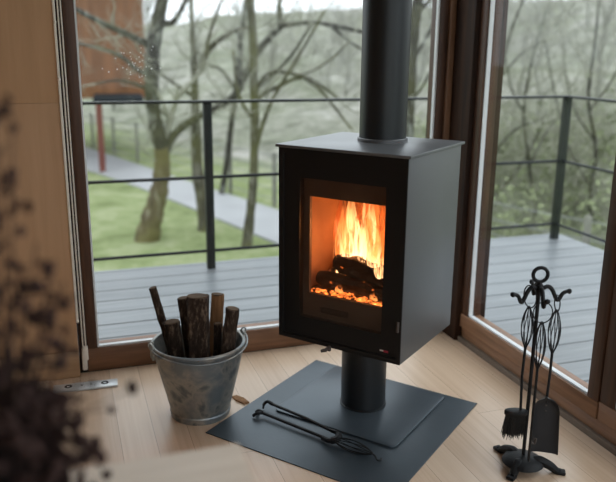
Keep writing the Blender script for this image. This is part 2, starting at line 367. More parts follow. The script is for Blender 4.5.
# casing between the first window and the corner post
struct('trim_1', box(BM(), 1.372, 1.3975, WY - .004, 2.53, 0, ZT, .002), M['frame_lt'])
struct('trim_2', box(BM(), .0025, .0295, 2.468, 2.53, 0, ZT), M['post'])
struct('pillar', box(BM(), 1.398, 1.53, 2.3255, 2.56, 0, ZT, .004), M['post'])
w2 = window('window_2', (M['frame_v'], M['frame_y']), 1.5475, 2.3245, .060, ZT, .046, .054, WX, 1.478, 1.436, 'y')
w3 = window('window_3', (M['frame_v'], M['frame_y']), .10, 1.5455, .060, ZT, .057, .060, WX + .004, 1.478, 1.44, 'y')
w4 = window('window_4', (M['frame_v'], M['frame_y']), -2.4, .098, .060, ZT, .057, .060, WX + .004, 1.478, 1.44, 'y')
struct('trim_3', box(BM(), 1.425, 1.53, -2.4, 2.3245, -.02, .0585, .003), M['frame_y'])
struct('trim_4', box(BM(), 1.4105, 1.4245, -2.4, 2.3245, -.02, .020, .002), M['track'])
for o in (w1, w2, w3, w4): o['kind'] = 'structure'

# tiny white specks on the first pane
bm = BM()
for k in range(46):
    x, z = rng.gauss(.24, .045), rng.gauss(1.02, .022) + rng.choice((0, 0, .05))
    blob(bm, (x, 2.4755, z), rng.uniform(.0012, .0028), 1, (1, .4, 1))
d = obj('specks', bm, plain('white_specks', (.85, .88, .9), .3), w1); d['kind'] = 'stuff'

# ------------------------------------------------------------------ blind chains by the first window
t = thing('blind_chain', 'looped ivory bead chain held by a cream plastic tensioner', 'blind chain', (.020, 2.452, 0))
def chain_loop(xa, xb, zlo, zhi, y, dx):
    pts = [(xa, y, zhi), (xa, y, (zhi + zlo) / 2), (xa, y, zlo + .004), ((xa + xb) / 2, y, zlo - .003), (xb, y, zlo + .004), (xb, y, (zhi + zlo) / 2), (xb, y, zhi)]
    return tube(BM(), pts, .0023, 6)
obj('bead_cord', chain_loop(.0175, .0265, .075, 2.20, 2.4525, 0), M['cord'], t)
bm = box(BM(), .0115, .0285, 2.4435, 2.458, .0125, .092, .004); box(bm, .0150, .0330, 2.4415, 2.458, .05, .100, .003)
obj('tensioner', bm, M['plastic'], t)
t = thing('blind_chain', 'ivory bead chain hanging free with two round connectors, against the plywood edge', 'blind chain', (.008, 2.434, .19))
obj('bead_cord', chain_loop(.0045, .0075, .20, 2.20, 2.434, 0), M['cord'], t)
for z in (.20, 1.0, 1.17): obj('connector', blob(BM(), (.006, 2.4335, z), .0052, 2, (1, 1, 1.25)), M['plastic'], t)

# ------------------------------------------------------------------ steel plate let into the floor
t = thing('floor_plate', 'flat brushed steel plate with screw holes on the floor below the window', 'metal plate', (.016, 2.338, 0), math.radians(-2.5))
obj('plate', box(BM(), -.103, .103, -.025, .025, 0, .008, .0015), M['chrome'], t, local=True)
for x, rr in ((-.055, .010), (.062, .010)):
    obj('screw_hole', lathe(BM(), [(0, .0078), (rr, .0082), (rr * 1.15, .0090), (rr * 1.3, .0078)], (x, .002, 0), 20), M['stove_black'], t, local=True)
for x in (-.012, .018): obj('screw', lathe(BM(), [(.0035, .0078), (.0030, .0092), (0, .0094)], (x, .001, 0), 14), M['innerpan'], t, local=True)
# ------------------------------------------------------------------ the wood stove
SA = -.8904
sl = (.8538, 1.9421, .003)
hp = thing('hearth_plate', 'large flat dark steel hearth plate under the wood stove', 'hearth plate', (sl[0], sl[1], 0), SA)
obj('plate', box(BM(), -.307, .302, -.414, .2055, 0, .003, .0008, 1), M['hearth'], hp, local=True)
st = thing('wood_stove', 'charcoal steel wood stove on a round pedestal with a fire behind its glass door', 'stove', sl, SA)
def sb(name, bm, mat, par=None, **k):
    bm.transform(Matrix.Translation((0, 0, -.003)))    # heights below are measured from the floor
    return obj(name, bm, mat, par or st, local=True, **k)
def rrect(x0, x1, y0, y1, r, n=5):
    o = []
    for cx, cy, a in ((x1 - r, y1 - r, 0), (x0 + r, y1 - r, 90), (x0 + r, y0 + r, 180), (x1 - r, y0 + r, 270)):
        for k in range(n + 1):
            t_ = math.radians(a + 90 * k / n); o.append((cx + r * math.cos(t_), cy + r * math.sin(t_)))
    return o
sb('base_plate', prism(BM(), rrect(-.209, .202, -.196, .190, .022), .003, .009, .0015), M['footplate'])
sb('pedestal', lathe(BM(), [(0, .009), (.0725, .009), (.0725, .013), (.0695, .014), (.0695, .2535), (0, .2535)], n=48), M['flue'])
ZB, ZTOP = .2535, .828
def shell():
    """casing: an open-fronted box, one watertight mesh"""
    bm = BM(); x, y0, y1, th = .199, -.176, .1935, .014
    t_ = bmesh.new()
    o = [(-x, ZB), (x, ZB), (x, ZTOP), (-x, ZTOP)]; i = [(-x + th, ZB + .012), (x - th, ZB + .012), (x - th, ZTOP - .012), (-x + th, ZTOP - .012)]
    of = [t_.verts.new((a, y0, b)) for a, b in o]; ob = [t_.verts.new((a, y1, b)) for a, b in o]
    jf = [t_.verts.new((a, y0, b)) for a, b in i]; jb = [t_.verts.new((a, y1 - th, b)) for a, b in i]
    for k in range(4):
        j = (k + 1) % 4
        t_.faces.new((of[k], of[j], ob[j], ob[k])); t_.faces.new((of[k], jf[k], jf[j], of[j])); t_.faces.new((jf[k], jb[k], jb[j], jf[j]))
    t_.faces.new(ob); t_.faces.new(jb)
    bmesh.ops.recalc_face_normals(t_, faces=t_.faces[:])
    ed = [e for e in t_.edges if all(v in of + ob for v in e.verts)]
    bmesh.ops.bevel(t_, geom=ed, offset=.0025, segments=2, profile=.5, affect='EDGES')
    merge(bm, t_); return bm
sb('casing', shell(), M['stove'])
sb('front_frame', ring_frame(BM(), -.1985, .1985, ZB + .0005, ZTOP - .0003, -.1842, .1842, .2675, .8145, -.1782, -.1745), M['stove_black'])
sb('top_plate', box(BM(), -.207, .207, -.184, .2015, ZTOP, .8365, .002), M['stove_top'])
# door: frame, glass, hinge pin, handle tab, badge
door = sb('door', ring_frame(BM(), -.1835, .1835, .268, .814, -.130, .137, .329, .746, -.1735, -.152), M['stove_black'])
sb('door_glass', box(BM(), -.1295, .1365, -.172, -.168, .3295, .7455), M['stove_glass'], door)
bm = lathe(BM(), [(0, 0), (.0045, 0), (.0045, .03), (0, .03)], (.1885, -.1795, .350), 14); box(bm, .1835, .193, -.1785, -.1765, .356, .374)
sb('hinge', bm, M['innerpan'], door)
bm = tube(BM(), [(-.020, -.150, .259), (-.022, -.178, .256), (-.028, -.192, .249), (-.040, -.196, .245)], [.005, .005, .0055, .0045], 8); blob(bm, (-.020, -.184, .251), .0065, 2)
sb('air_lever', bm, M['innerpan'])
bd = sb('badge', box(BM(), .136, .1465, -.1752, -.1736, .2815, .2855), M['silver'], door)
sb('badge_plaque', box(BM(), .147, .161, -.1752, -.1736, .2800, .2860), M['red'], bd)
# inner firebox
fb = sb('firebox', ring_frame(BM(), -.1835, .1835, .275, .806, -.112, .150, .398, .690, -.148, -.136), M['innerpan'])
bm = box(BM(), -.07, .02, -.1495, -.148, .345, .362, .003)
sb('air_slot', bm, M['stove_black'], fb)
x0, x1, y0, y1, z0, z1 = -.150, .165, -.1355, .120, .386, .735
def lin(nm, *a): sb(nm, box(BM(), *a, .002), M['lining'], fb)
lin('lining_panel', x0 - .018, x0, y0, y1, z0, z1); lin('lining_panel', x1, x1 + .018, y0, y1, z0, z1)
lin('lining_panel', x0, x1, y1, y1 + .018, z0, z1); lin('baffle', x0, x1, y0 + .02, y1, z1, z1 + .018)
sb('grate', box(BM(), x0, x1, y0, y1, z0 - .014, z0, .002), M['innerpan'], fb)
# flue
FS = .0654
fp = thing('flue_pipe', 'satin black flue pipe rising from the top of the stove', 'flue pipe', (sl[0] + math.sin(.8904) * FS, sl[1] + math.cos(.8904) * FS, .8365), SA)
obj('pipe', lathe(BM(), [(.060, .0), (.0695, .0), (.0695, 1.5835), (.060, 1.5835), (.060, 0)], n=56), M['flue'], fp, local=True)
obj('collar', lathe(BM(), [(.0697, 0), (.0745, 0), (.0745, .0085), (.0725, .0105), (.0697, .0105), (.0697, 0)], n=56), M['stove'], fp, local=True)

# ------------------------------------------------------------------ fire: logs, embers, flames (stove-local coordinates turned to the world)
ST = MW[st]
def s2w(p): return ST @ V((p[0], p[1], p[2] - .003))
def burn_log(label, a, b, r, mat, ell=(1, 1), seed=0):
    rn = random.Random(seed); n = 9; pts = []; rad = []
    for i in range(n):
        t_ = i / (n - 1); p = V(a).lerp(V(b), t_) + V((rn.uniform(-1, 1), rn.uniform(-1, 1), rn.uniform(-1, 1))) * .003
        pts.append(s2w(p)); rad.append(r * rn.uniform(.86, 1.12) * (.82 if i in (0, n - 1) else 1))
    bm = tube(BM(), pts, rad, 10, ell=ell)
    return props(obj('burning_log', bm, mat, origin=s2w(V(a).lerp(V(b), .5))), label, 'burning log', 'logs burning in the stove')
burn_log('charred lower log lying across the front of the fire', (-.135, -.060, .418), (.130, -.075, .412), .026, M['char'], seed=1)
burn_log('thick charred log lying slanted on top of the fire', (-.095, -.030, .468), (.120, -.060, .455), .032, M['char'], (1.1, 1), seed=2)
burn_log('glowing log at the back of the fire', (-.09, .045, .415), (.13, .03, .418), .026, M['ember2'], seed=3)
burn_log('short stub propped at the side of the fire beside the lining', (-.128, .0, .406), (-.112, .075, .47), .017, M['ember2'], seed=4)
bm = BM(); rn = random.Random(5)
for k in range(120):
    p = s2w((rn.uniform(-.13, .145), rn.uniform(-.127, -.09) if k < 70 else rn.uniform(-.02, .1), .386 + rn.uniform(.004, .010)))
    blob(bm, p, rn.uniform(.005, .011), 1, (1, 1, .8), jit=.25, rnd=rn)
props(obj('embers', bm, M['ember'], origin=s2w((0, -.1, .387))), 'bed of glowing embers under the burning logs', 'embers', None, 'stuff')
fire = thing('fire', 'orange and yellow flames rising from the burning logs', 'fire', s2w((0, -.02, .45)), SA)
def flame(x, y, z0, h, wd, lean, hot, tip, strength, seed, depth=.5):
    rn = random.Random(seed); n = 14; pts = []; rad = []; ph = rn.uniform(0, 6)
    for i in range(n):
        t_ = i / (n - 1)
        pts.append(s2w((x + lean * t_ * t_ + math.sin(ph + t_ * 5.5) * wd * .35 * t_, y + math.cos(ph + t_ * 4) * .008 * t_, z0 + h * t_)))
        rad.append(max(.0015, wd * (math.sin(PI * min(1, (t_ * .82 + .18))) ** .75)))
    bm = tube(BM(), pts, rad, 12, ell=(1, depth), up=(ST.to_3x3() @ V((1, 0, 0))))
    obj('flame', bm, flame_mat('flame_%d' % seed, hot, tip, strength, seed * 3.7, z0), fire, smooth=180)
W_, Y_, O_, R_ = (1, .62, .30), (1, .40, .11), (1, .22, .04), (.70, .085, .012)
for a in [(-.040, -.010, .455, .235, .024, -.016, W_, Y_, 3.6, 1), (-.012, .005, .455, .262, .026, .014, W_, O_, 3.2, 2), (-.070, .010, .445, .245, .024, -.018, Y_, O_, 2.0, 3),
          (.020, -.01, .450, .255, .026, .010, Y_, O_, 2.0, 4), (.055, .01, .440, .265, .028, .010, O_, R_, 1.6, 5), (.090, -.01, .435, .255, .026, -.004, O_, R_, 1.8, 6),
          (-.025, .05, .440, .285, .036, .015, O_, R_, 2.0, 7), (.045, .06, .440, .285, .036, .0, O_, R_, 1.6, 8), (-.085, .045, .435, .25, .028, .014, O_, R_, 1.5, 9),
          (.085, -.075, .458, .075, .030, -.012, W_, Y_, 3.6, 10), (.050, -.060, .470, .10, .024, .014, W_, O_, 2.8, 11), (.122, .03, .44, .26, .026, -.012, O_, R_, 1.6, 12),
          (-.045, -.095, .392, .03, .014, .01, Y_, O_, 1.6, 13), (.07, -.100, .392, .03, .015, .01, Y_, O_, 1.6, 14), (-.055, -.04, .460, .15, .018, .012, W_, Y_, 3.2, 15),
          (.005, -.05, .478, .16, .020, -.010, W_, Y_, 3.2, 16), (.112, -.055, .44, .14, .022, .004, Y_, R_, 2.4, 17), (-.10, .0, .43, .20, .018, -.01, O_, R_, 1.8, 18),
          (-.090, -.02, .430, .24, .022, .012, Y_, O_, 2.2, 19), (-.075, -.045, .440, .19, .018, -.010, W_, O_, 2.6, 20), (-.115, .03, .43, .26, .022, .012, O_, R_, 1.5, 21)]:
    flame(*a)
st.location = V(sl) + MW[st].to_3x3() @ V((-.004, 0, 0)); st.scale = (1.02, 1, 1)
ld = bpy.data.lights.new('fire_glow', 'POINT'); ld.energy = FIRE; ld.color = (1, .36, .10); ld.shadow_soft_size = .03
lo = bpy.data.objects.new('fire_glow', ld); C.objects.link(lo); lo.location = s2w((-.01, .0, .56))

# ------------------------------------------------------------------ bucket of firewood
BX, BY = .350, 2.056
bk = thing('bucket', 'weathered galvanised bucket of firewood on the floor under the window', 'bucket', (BX, BY, 0))
RB, RT, HB = .088, .142, .235
obj('body', lathe(BM(), [(0, .012), (RB - .003, .012), (RB - .001, .014), (RT - .0025, HB), (RT, HB), (RB + .0015, .012), (RB, .010), (0, .010)], n=56), M['galv'], bk, local=True)
obj('rim', lathe(BM(), [(RT - .004 + .0055 * math.cos(a), HB + .0055 * math.sin(a)) for a in [k * 2 * PI / 10 for k in range(11)]], n=56), M['galv'], bk, local=True)
obj('foot_ring', lathe(BM(), [(RB - .004, 0), (RB + .002, 0), (RB + .006, .018), (RB + .003, .024), (RB - .002, .016), (RB - .004, 0)], n=56), M['galv'], bk, local=True)
A0 = math.radians(6)   # line through the two ears
E_ = V((math.cos(A0), math.sin(A0), 0))
for s in (1, -1):
    c_ = E_ * s * (RT - .006); Mx = Matrix.Translation(c_ + V((0, 0, HB - .012))) @ Matrix.Rotation(A0, 4, 'Z')
    bm = box(BM(), .002 * s if s > 0 else -.010, .010 if s > 0 else -.002, -.016, .016, -.022, .026, .003, M=Mx)
    ear = obj('ear', bm, M['galv'], bk, local=True)
    q = [c_ + E_ * s * .009 + V((0, 0, HB + .013)) + (E_ * s * .007 * math.cos(a) + V((0, 0, .0095 * math.sin(a)))) for a in [k * 2 * PI / 14 for k in range(14)]]
    obj('ear_loop', tube(BM(), q, .0026, 6, closed=True), M['galv'], ear, local=True)
F_ = V((E_.y, -E_.x, 0))       # the bail lies folded over the rim on the room side
bail = []
for k in range(25):
    a = PI * k / 24; rr = RT + .0075
    bail.append(E_ * (rr - .004 * math.sin(a)) * math.cos(a) + F_ * (RT + .0035) * math.sin(a) + V((0, 0, HB + .004 - .018 * math.sin(a))))
obj('bail_handle', tube(BM(), bail, .0030, 8), M['galv'], bk, local=True)
LW = V((.947, -.321, 0)); LD = V((-.321, -.947, 0))   # across the bucket as seen from the room, and toward the room
def fw(label, top, bot, r, mat, kind='round', ell=(1, 1), seed=0, endmat=None):
    """one stick: across, toward, height of its two ends"""
    rn = random.Random(seed); P = lambda q: V((BX, BY, 0)) + LW * q[0] + LD * q[1] + V((0, 0, q[2]))
    a, b = P(bot), P(top); n = 16; pts = []; rad = []
    for i in range(n):
        t_ = i / (n - 1); pts.append(a.lerp(b, t_) + LW * math.sin(t_ * 3 + seed) * .002); rad.append(r)
    ns = 14
    bm = tube(BM(), pts, rad, ns, ell=ell, up=LW)
    for v in bm.verts:
        k = noise.noise(v.co * 60 + V((seed * 9, 0, 0))) * .16 + noise.noise(v.co * 170) * .08
        ax = a + (b - a) * max(0, min(1, (v.co - a).dot(b - a) / (b - a).length_squared)); d_ = v.co - ax
        if kind == 'split':      # square up a split billet
            x_, y_ = d_.dot(LW), d_.dot(LD); m_ = max(abs(x_) / ell[0], abs(y_) / ell[1], 1e-6); l_ = math.hypot(x_ / ell[0], y_ / ell[1])
            d_ = d_ * (l_ / m_ * .86) if l_ > 1e-6 else d_
        v.co = ax + d_ * (1 + k) + (b - a).normalized() * (v.co - ax).dot((b - a).normalized())
    o = obj('firewood_log', bm, mat, origin=a, smooth=50)
    tb = BM(); dr = (b - a).normalized(); tube(tb, [b - dr * .002, b + dr * .0025], [r * .88, r * .84], 14, ell=ell, up=LW)
    obj('cut_end', tb, endmat or M['cutend'], o)
    return props(o, label, 'firewood', 'firewood standing in the galvanised bucket')
fw('slim straight branch leaning out at the bucket rim, tallest and thinnest of the firewood', (-.136, -.025, .396), (-.058, -.040, .022), .0118, M['barkm'], seed=1)
fw('short rough-barked log, lowest in the bucket, beside the slim branch', (-.078, .008, .300), (-.050, .006, .030), .0250, M['barkd'], seed=2)
fw('medium round stick between the short rough log and the thick split log', (-.050, -.042, .358), (-.010, -.042, .022), .0175, M['barkm'], seed=3)
fw('thick split log with square flat top standing in the middle of the bucket', (.006, .036, .392), (.010, .036, .030), .0365, M['barkd'], 'split', (1, .72), seed=4)
fw('split log with bare orange wood showing behind the thick square log', (.054, -.052, .368), (.030, -.046, .022), .0215, M['cut'], 'split', (1, .7), seed=5)
fw('dark smooth stick leaning toward the window at the bucket edge by the stove', (.108, .030, .352), (.066, .034, .060), .0205, M['barkm'], seed=6)
fw('short dark log tucked behind the leaning stick and the square log', (.060, -.006, .290), (.045, .0, .040), .0125, M['barkd'], seed=7)
# splinter of bark on the floor behind the bucket
bm = prism(BM(), [(-.012, -.03), (.006, -.035), (.014, .0), (.010, .03), (-.006, .034), (-.014, .006)], 0, .006, .001, M=Matrix.Translation((.485, 2.09, 0)) @ Matrix.Rotation(.5, 4, 'Z'))
props(obj('bark_chip', bm, M['cut'], origin=(.485, 2.09, 0)), 'small orange chip of wood on the floor beside the bucket', 'wood chip')
# ------------------------------------------------------------------ companion set
PX, PY = 1.122, 1.473
e_ = V((.947, -.321, 0)); c_ = V((-.606, -.795, 0))      # across, and toward the room
P0 = V((PX, PY, 0))
def cp(a, t, z): return P0 + e_ * a + c_ * t + V((0, 0, z))
IR = M['iron']
cs = thing('companion_stand', 'black wrought iron fireside tool stand with ring top and three splayed feet', 'tool stand', (PX, PY, 0))
bm = lathe(BM(), [(0, .018), (.050, .018), (.056, .022), (.051, .030), (.034, .038), (.014, .043), (0, .044)], (PX, PY, 0), 28); obj('base', bm, IR, cs)
for (x, y) in ((1.067, 1.440), (1.205, 1.421), (1.113, 1.572)):
    d = V((x - PX, y - PY, 0)); u = d.normalized(); l = d.length
    pts = curve([P0 + u * .030 + V((0, 0, .026)), P0 + u * l * .45 + V((0, 0, .030)), P0 + u * l * .72 + V((0, 0, .020)), P0 + u * l * .9 + V((0, 0, .007)), P0 + u * l * 1.02 + V((0, 0, .006))], 5)
    n_ = len(pts); ft = obj('foot', tube(BM(), pts, [.018 * (1 - .5 * k / n_) * (1 if k < n_ * .7 else .8) for k in range(n_)], 10, ell=(.42, 1) if False else (1, 1) , cap=True) if False else tube(BM(), pts, [.0155 - .0070 * k / n_ for k in range(n_)], 10), IR, cs)
    ang = math.atan2(u.y, u.x); bm = box(BM(), -.012, .014, -.011, .011, 0, .010, .003, M=Matrix.Translation(P0 + u * l * 1.0) @ Matrix.Rotation(ang, 4, 'Z')); obj('toe', bm, IR, ft)
obj('pole', tube(BM(), [cp(0, 0, .040), cp(0, 0, .52)], .0048, 10), IR, cs)
RC = cp(0, 0, .5525)
obj('ring', tube(BM(), [RC + e_ * .0185 * math.cos(a) + V((0, 0, .0185 * math.sin(a))) for a in [k * 2 * PI / 28 for k in range(28)]], .0048, 8, closed=True), IR, cs)
bm = lathe(BM(), [(0, .498), (.008, .500), (.010, .510), (.008, .520), (.010, .524), (.006, .530), (.005, .535), (0, .536)], (PX, PY, 0), 18); obj('hub', bm, IR, cs)
arms = [(-e_ + c_ * .45).normalized(), (e_ + c_ * -.05).normalized(), (c_ + e_ * .28).normalized(), (-c_ - e_ * .25).normalized()]
for k, u in enumerate(arms):
    q = lambda r_, z: P0 + u * r_ + V((0, 0, z))
    pts = curve([q(.006, .515), q(.022, .521), q(.034, .512), q(.047, .487), q(.054, .487), q(.062, .502), q(.075, .508), q(.084, .506)], 5); n_ = len(pts)
    rr = [.0058 - .001 * i / n_ for i in range(n_)]; rr[-7:] = [.0048, .0058, .0068, .0074, .0070, .0055, .0028]
    obj('arm', tube(BM(), pts, rr, 8), IR, cs)
def basket(bm, top, bot, r, n=9):
    """cage of twisted bars between two points"""
    ax = bot - top; u = ax.normalized().orthogonal().normalized(); w_ = ax.normalized().cross(u)
    for k in range(n):
        pts = []
        for i in range(13):
            t_ = i / 12; a = 2 * PI * k / n + t_ * .6; rr = r * math.sin(PI * (.05 + .90 * t_)) ** .8
            pts.append(top + ax * t_ + (u * math.cos(a) + w_ * math.sin(a)) * rr)
        tube(bm, pts, .0013, 5)
    blob(bm, top, .0052, 1); blob(bm, bot, .0056, 1); return bm
def loop(c, u, r, tk=.0016): return tube(BM(), [c + u * r * math.cos(a) + V((0, 0, r * 1.15 * math.sin(a))) for a in [k * 2 * PI / 18 for k in range(18)]], tk, 6, closed=True)
def hung(name, label, cat, u, ar, bz0, bz1, br):
    az = .497 if ar > .04 else .526
    hk = P0 + u * ar
    t_ = thing(name, label, cat, (hk.x, hk.y, bz1), 0, 'tools hung on the companion stand')
    top, bot = V((hk.x, hk.y, bz0)), V((hk.x, hk.y, bz1))
    hn = obj('handle', basket(BM(), top, bot, br), IR, t_)
    ls = u.cross(V((0, 0, 1)))
    obj('hanging_loop', loop(V((hk.x, hk.y, (bz0 + az) / 2)), ls, (az - bz0) / 2.3), IR, hn)
    return t_, hk
# brush
t, hk = hung('fire_brush', 'black hearth brush with cage handle, hung over its bristles beside the shovel', 'brush', arms[0], .0260, .468, .362, .0150)
bc = hk + e_ * -.003
obj('rod', tube(BM(), [V((hk.x, hk.y, .360)), V((hk.x, hk.y, .28)) + e_ * -.002, V((bc.x, bc.y, .176)) + e_ * .006], .0036, 8), IR, t)
hd = bc + e_ * -.006
bm = BM(); tb = bmesh.new()
for i, f in enumerate((-1, 1)): pass
prism(bm, [(.031 * math.cos(a), .015 * math.sin(a)) for a in [k * 2 * PI / 20 for k in range(20)]], .166, .181, .004, M=Matrix.Translation((hd.x, hd.y, 0)) @ Matrix.Rotation(math.atan2(e_.y, e_.x), 4, 'Z')); tb.free()
head = obj('brush_head', bm, IR, t)
bm = BM(); rn = random.Random(3)
for k in range(260):
    a, rr = rn.uniform(0, 2 * PI), math.sqrt(rn.random()); x, y = .028 * rr * math.cos(a), .013 * rr * math.sin(a)
    p = V((hd.x, hd.y, .167)) + e_ * x + c_ * y; q = p + e_ * (x * .08 - .004 + rn.uniform(-.004, .004)) + c_ * (y * .4) + V((0, 0, -.046 - rn.uniform(0, .022)))
    tube(bm, [p, p.lerp(q, .5) + e_ * rn.uniform(-.001, .001), q], [.0012, .0012, .0007], 4)
b = obj('bristles', bm, M['bristle'], head); b['kind'] = 'stuff'
# shovel
t, hk = hung('fire_shovel', 'black hearth shovel with broad rounded pan and cage handle on the tool stand', 'shovel', arms[1], .0505, .455, .342, .0155)
pc = cp(.051, .004, 0)
obj('rod', tube(BM(), [V((hk.x, hk.y, .340)), V((hk.x, hk.y, .28)) , pc + e_ * -.004 + V((0, 0, .200))], .0036, 8), IR, t)
bm = BM(); nx, nz = 13, 15; zt, zb = .222, .052; gr = []
nrm = c_
def pan_pt(i, j, off):
    s_ = -1 + 2 * i / (nx - 1); t_ = j / (nz - 1); z = zt + (zb - zt) * t_
    wd = .037 * min(1, math.sqrt(max(0, 1 - (1 - min(1, t_ / .42)) ** 2)) ** 1.15 + .10) * (1.0 if t_ < .5 else 1.0)
    dp = .010 * (s_ * s_) ** 1.6 * (1 - t_ * .4) + .012 * (1 - min(1, t_ / .16)) ** 2
    return pc + e_ * (s_ * wd + (t_ - .5) * .010) + nrm * (dp + off) + V((0, 0, z - .010 * (1 if t_ > .97 else 0) * s_ * .5))
fr = [[bm.verts.new(pan_pt(i, j, 0)) for i in range(nx)] for j in range(nz)]; bk_ = [[bm.verts.new(pan_pt(i, j, -.0025)) for i in range(nx)] for j in range(nz)]
for j in range(nz - 1):
    for i in range(nx - 1):
        bm.faces.new((fr[j][i], fr[j][i + 1], fr[j + 1][i + 1], fr[j + 1][i])); bm.faces.new((bk_[j][i + 1], bk_[j][i], bk_[j + 1][i], bk_[j + 1][i + 1]))
for j in range(nz - 1):
    bm.faces.new((fr[j][0], fr[j + 1][0], bk_[j + 1][0], bk_[j][0])); bm.faces.new((fr[j + 1][-1], fr[j][-1], bk_[j][-1], bk_[j + 1][-1]))
for i in range(nx - 1):
    bm.faces.new((fr[0][i + 1], fr[0][i], bk_[0][i], bk_[0][i + 1])); bm.faces.new((fr[-1][i], fr[-1][i + 1], bk_[-1][i + 1], bk_[-1][i]))
bmesh.ops.recalc_face_normals(bm, faces=bm.faces[:])
pan = obj('pan', bm, plain('black_painted_sheet', (.012, .014, .018), .42, .3), t)
for dz in (.192, .176): obj('rivet', blob(BM(), pc + nrm * .001 + e_ * -.003 + V((0, 0, dz)), .0028, 1), M['innerpan'], pan)
# poker
t, hk = hung('poker', 'slim black poker with cage handle, hung at the front of the tool stand', 'poker', arms[2], .0505, .442, .322, .0145)
obj('rod', tube(BM(), [V((hk.x, hk.y, .320)), V((hk.x, hk.y, .060)), V((hk.x, hk.y, .052))], [.0036, .0034, .001], 8), IR, t)
pk = V((hk.x, hk.y, .118)); obj('hook', tube(BM(), curve([pk, pk + e_ * .004 + V((0, 0, -.010)), pk + e_ * .012 + V((0, 0, -.012)), pk + e_ * .014 + V((0, 0, .002))], 4), .0030, 7), M['innerpan'], t)
# ------------------------------------------------------------------ tongs on the hearth plate
a, b = V((.520, 1.972, .010)), V((.768, 1.618, .010)); ax = (b - a).normalized(); sd = V((ax.y, -ax.x, 0))   # sd: toward the room
if sd.dot(c_) < 0: sd = -sd
def tp(l, s, z): return a + ax * l + sd * s + V((0, 0, z - .010))
ln = (b - a).length
t = thing('fire_tongs', 'black iron fire tongs with claw tips lying on the hearth plate', 'tongs', (.64, 1.80, .003), math.atan2(ax.y, ax.x))
JN = ln * .62
j1 = obj('jaw', tube(BM(), [tp(.012, .004, .0155), tp(JN * .5, .004, .0135), tp(JN, .004, .0115)], .0045, 8), IR, t)
obj('claw', tube(BM(), curve([tp(.014, .004, .0155), tp(.0, .006, .020), tp(-.012, .004, .012), tp(-.008, -.006, .0070)], 4), [.0056] * 6 + [.0048] * 4 + [.0034] * 3, 8), IR, j1)
obj('claw', tube(BM(), curve([tp(.010, .005, .0155), tp(.006, .018, .020), tp(-.004, .026, .012), tp(-.006, .024, .0065)], 4), [.0056] * 6 + [.0048] * 4 + [.0034] * 3, 8), IR, j1)
j2 = obj('jaw', tube(BM(), [tp(.004, -.046, .024), tp(JN * .55, -.038, .0240), tp(JN * 1.02, -.020, .0240)], .0045, 8), IR, t)
obj('claw', tube(BM(), curve([tp(.010, -.046, .024), tp(-.008, -.046, .027), tp(-.018, -.040, .018), tp(-.014, -.030, .008)], 4), [.0056] * 6 + [.0048] * 4 + [.0034] * 3, 8), IR, j2)
pts = curve([tp(JN * 1.02, -.020, .024), tp(JN * 1.06, -.012, .023), tp(JN * 1.05, .004, .0175), tp(JN * .98, .012, .0135), tp(JN * .90, .008, .0115)], 6)
obj('hinge_yoke', tube(BM(), pts, [.0075] * 4 + [.0105] * 12 + [.0075] * (len(pts) - 16), 8), IR, t)
bm = box(BM(), -.013, .013, -.0045, .0045, -.005, .005, .002, M=Matrix.Translation(tp(JN * .985, -.022, .0255)) @ Matrix.Rotation(math.atan2(ax.y, ax.x), 4, 'Z')); obj('clasp', bm, IR, t)
h0, h1 = tp(JN * 1.04, .004, .0185), tp(ln * .93, .002, .0185)
hn = obj('handle', basket(BM(), h0, h1, .0165, 9), IR, t)
obj('end_hook', tube(BM(), curve([h1, tp(ln * .955, .002, .015), tp(ln * .985, .010, .010), tp(ln * 1.0, .002, .008), tp(ln * .99, -.008, .007)], 5), .0026, 7), IR, hn)

# ------------------------------------------------------------------ low table with the pot of dried flowers
tb = thing('low_table', 'pale oak low table with a square corner, under the pot of dried flowers', 'table', (-.30, .50, 0))
obj('tabletop', box(BM(), -.80, .184, .12, .804, .592, .62, .004), M['table'], tb)
for x in (-.755, .140):
    for y in (.165, .760): obj('leg', box(BM(), x - .020, x + .020, y - .020, y + .020, 0, .592, .003), M['table'], tb)
VX, VY, K_ = -.070, .708, .8     # K_: size of the bunch
vs = thing('flower_pot', 'dark brown round pot holding dried flowers on the low table', 'pot', (VX, VY, .62))
obj('pot', lathe(BM(), [(0, 0), (.034, 0), (.046, .010), (.054, .040), (.050, .075), (.038, .100), (.036, .110), (.040, .116), (.036, .116), (.031, .110), (.033, .100), (.044, .075), (.048, .040), (.036, .012), (0, .010)], n=36), M['vase'], vs, local=True)
pl = thing('dried_flowers', 'bunch of dried plum-brown flower stems standing in the dark pot', 'dried flowers', (VX, VY, .632))
rn = random.Random(21)
def stemm(tip, nb, br, k):
    """tip: offset from the pot's mouth line"""
    t_ = V((VX, VY, .635)) + V(tip) * K_; mid = V((VX, VY, .70)) + (t_ - V((VX, VY, .70))) * .6
    pts = curve([(VX + rn.uniform(-.018, .018), VY + rn.uniform(-.018, .018), .636), (VX + tip[0] * .25 + rn.uniform(-.006, .006), VY + tip[1] * .25, .745), mid, t_], 6)
    s_ = obj('stem', tube(BM(), pts, [.0018 - .0010 * i / len(pts) for i in range(len(pts))], 5), M['stem'], pl)
    bm = BM(); m_ = len(pts)
    for q in range(nb):
        i = rn.randint(int(m_ * .42), m_ - 1); c = pts[i] + V((rn.gauss(0, br), rn.gauss(0, br), rn.gauss(0, br)))
        tube(bm, [pts[i], pts[i].lerp(c, .5) + V((0, 0, .002)), c], .0006, 3); blob(bm, c, rn.uniform(.0022, .0058), 1, (1, 1, 1.3), jit=.3, rnd=rn)
    obj('blossom', bm, M['bloom'], s_)['kind'] = 'stuff'
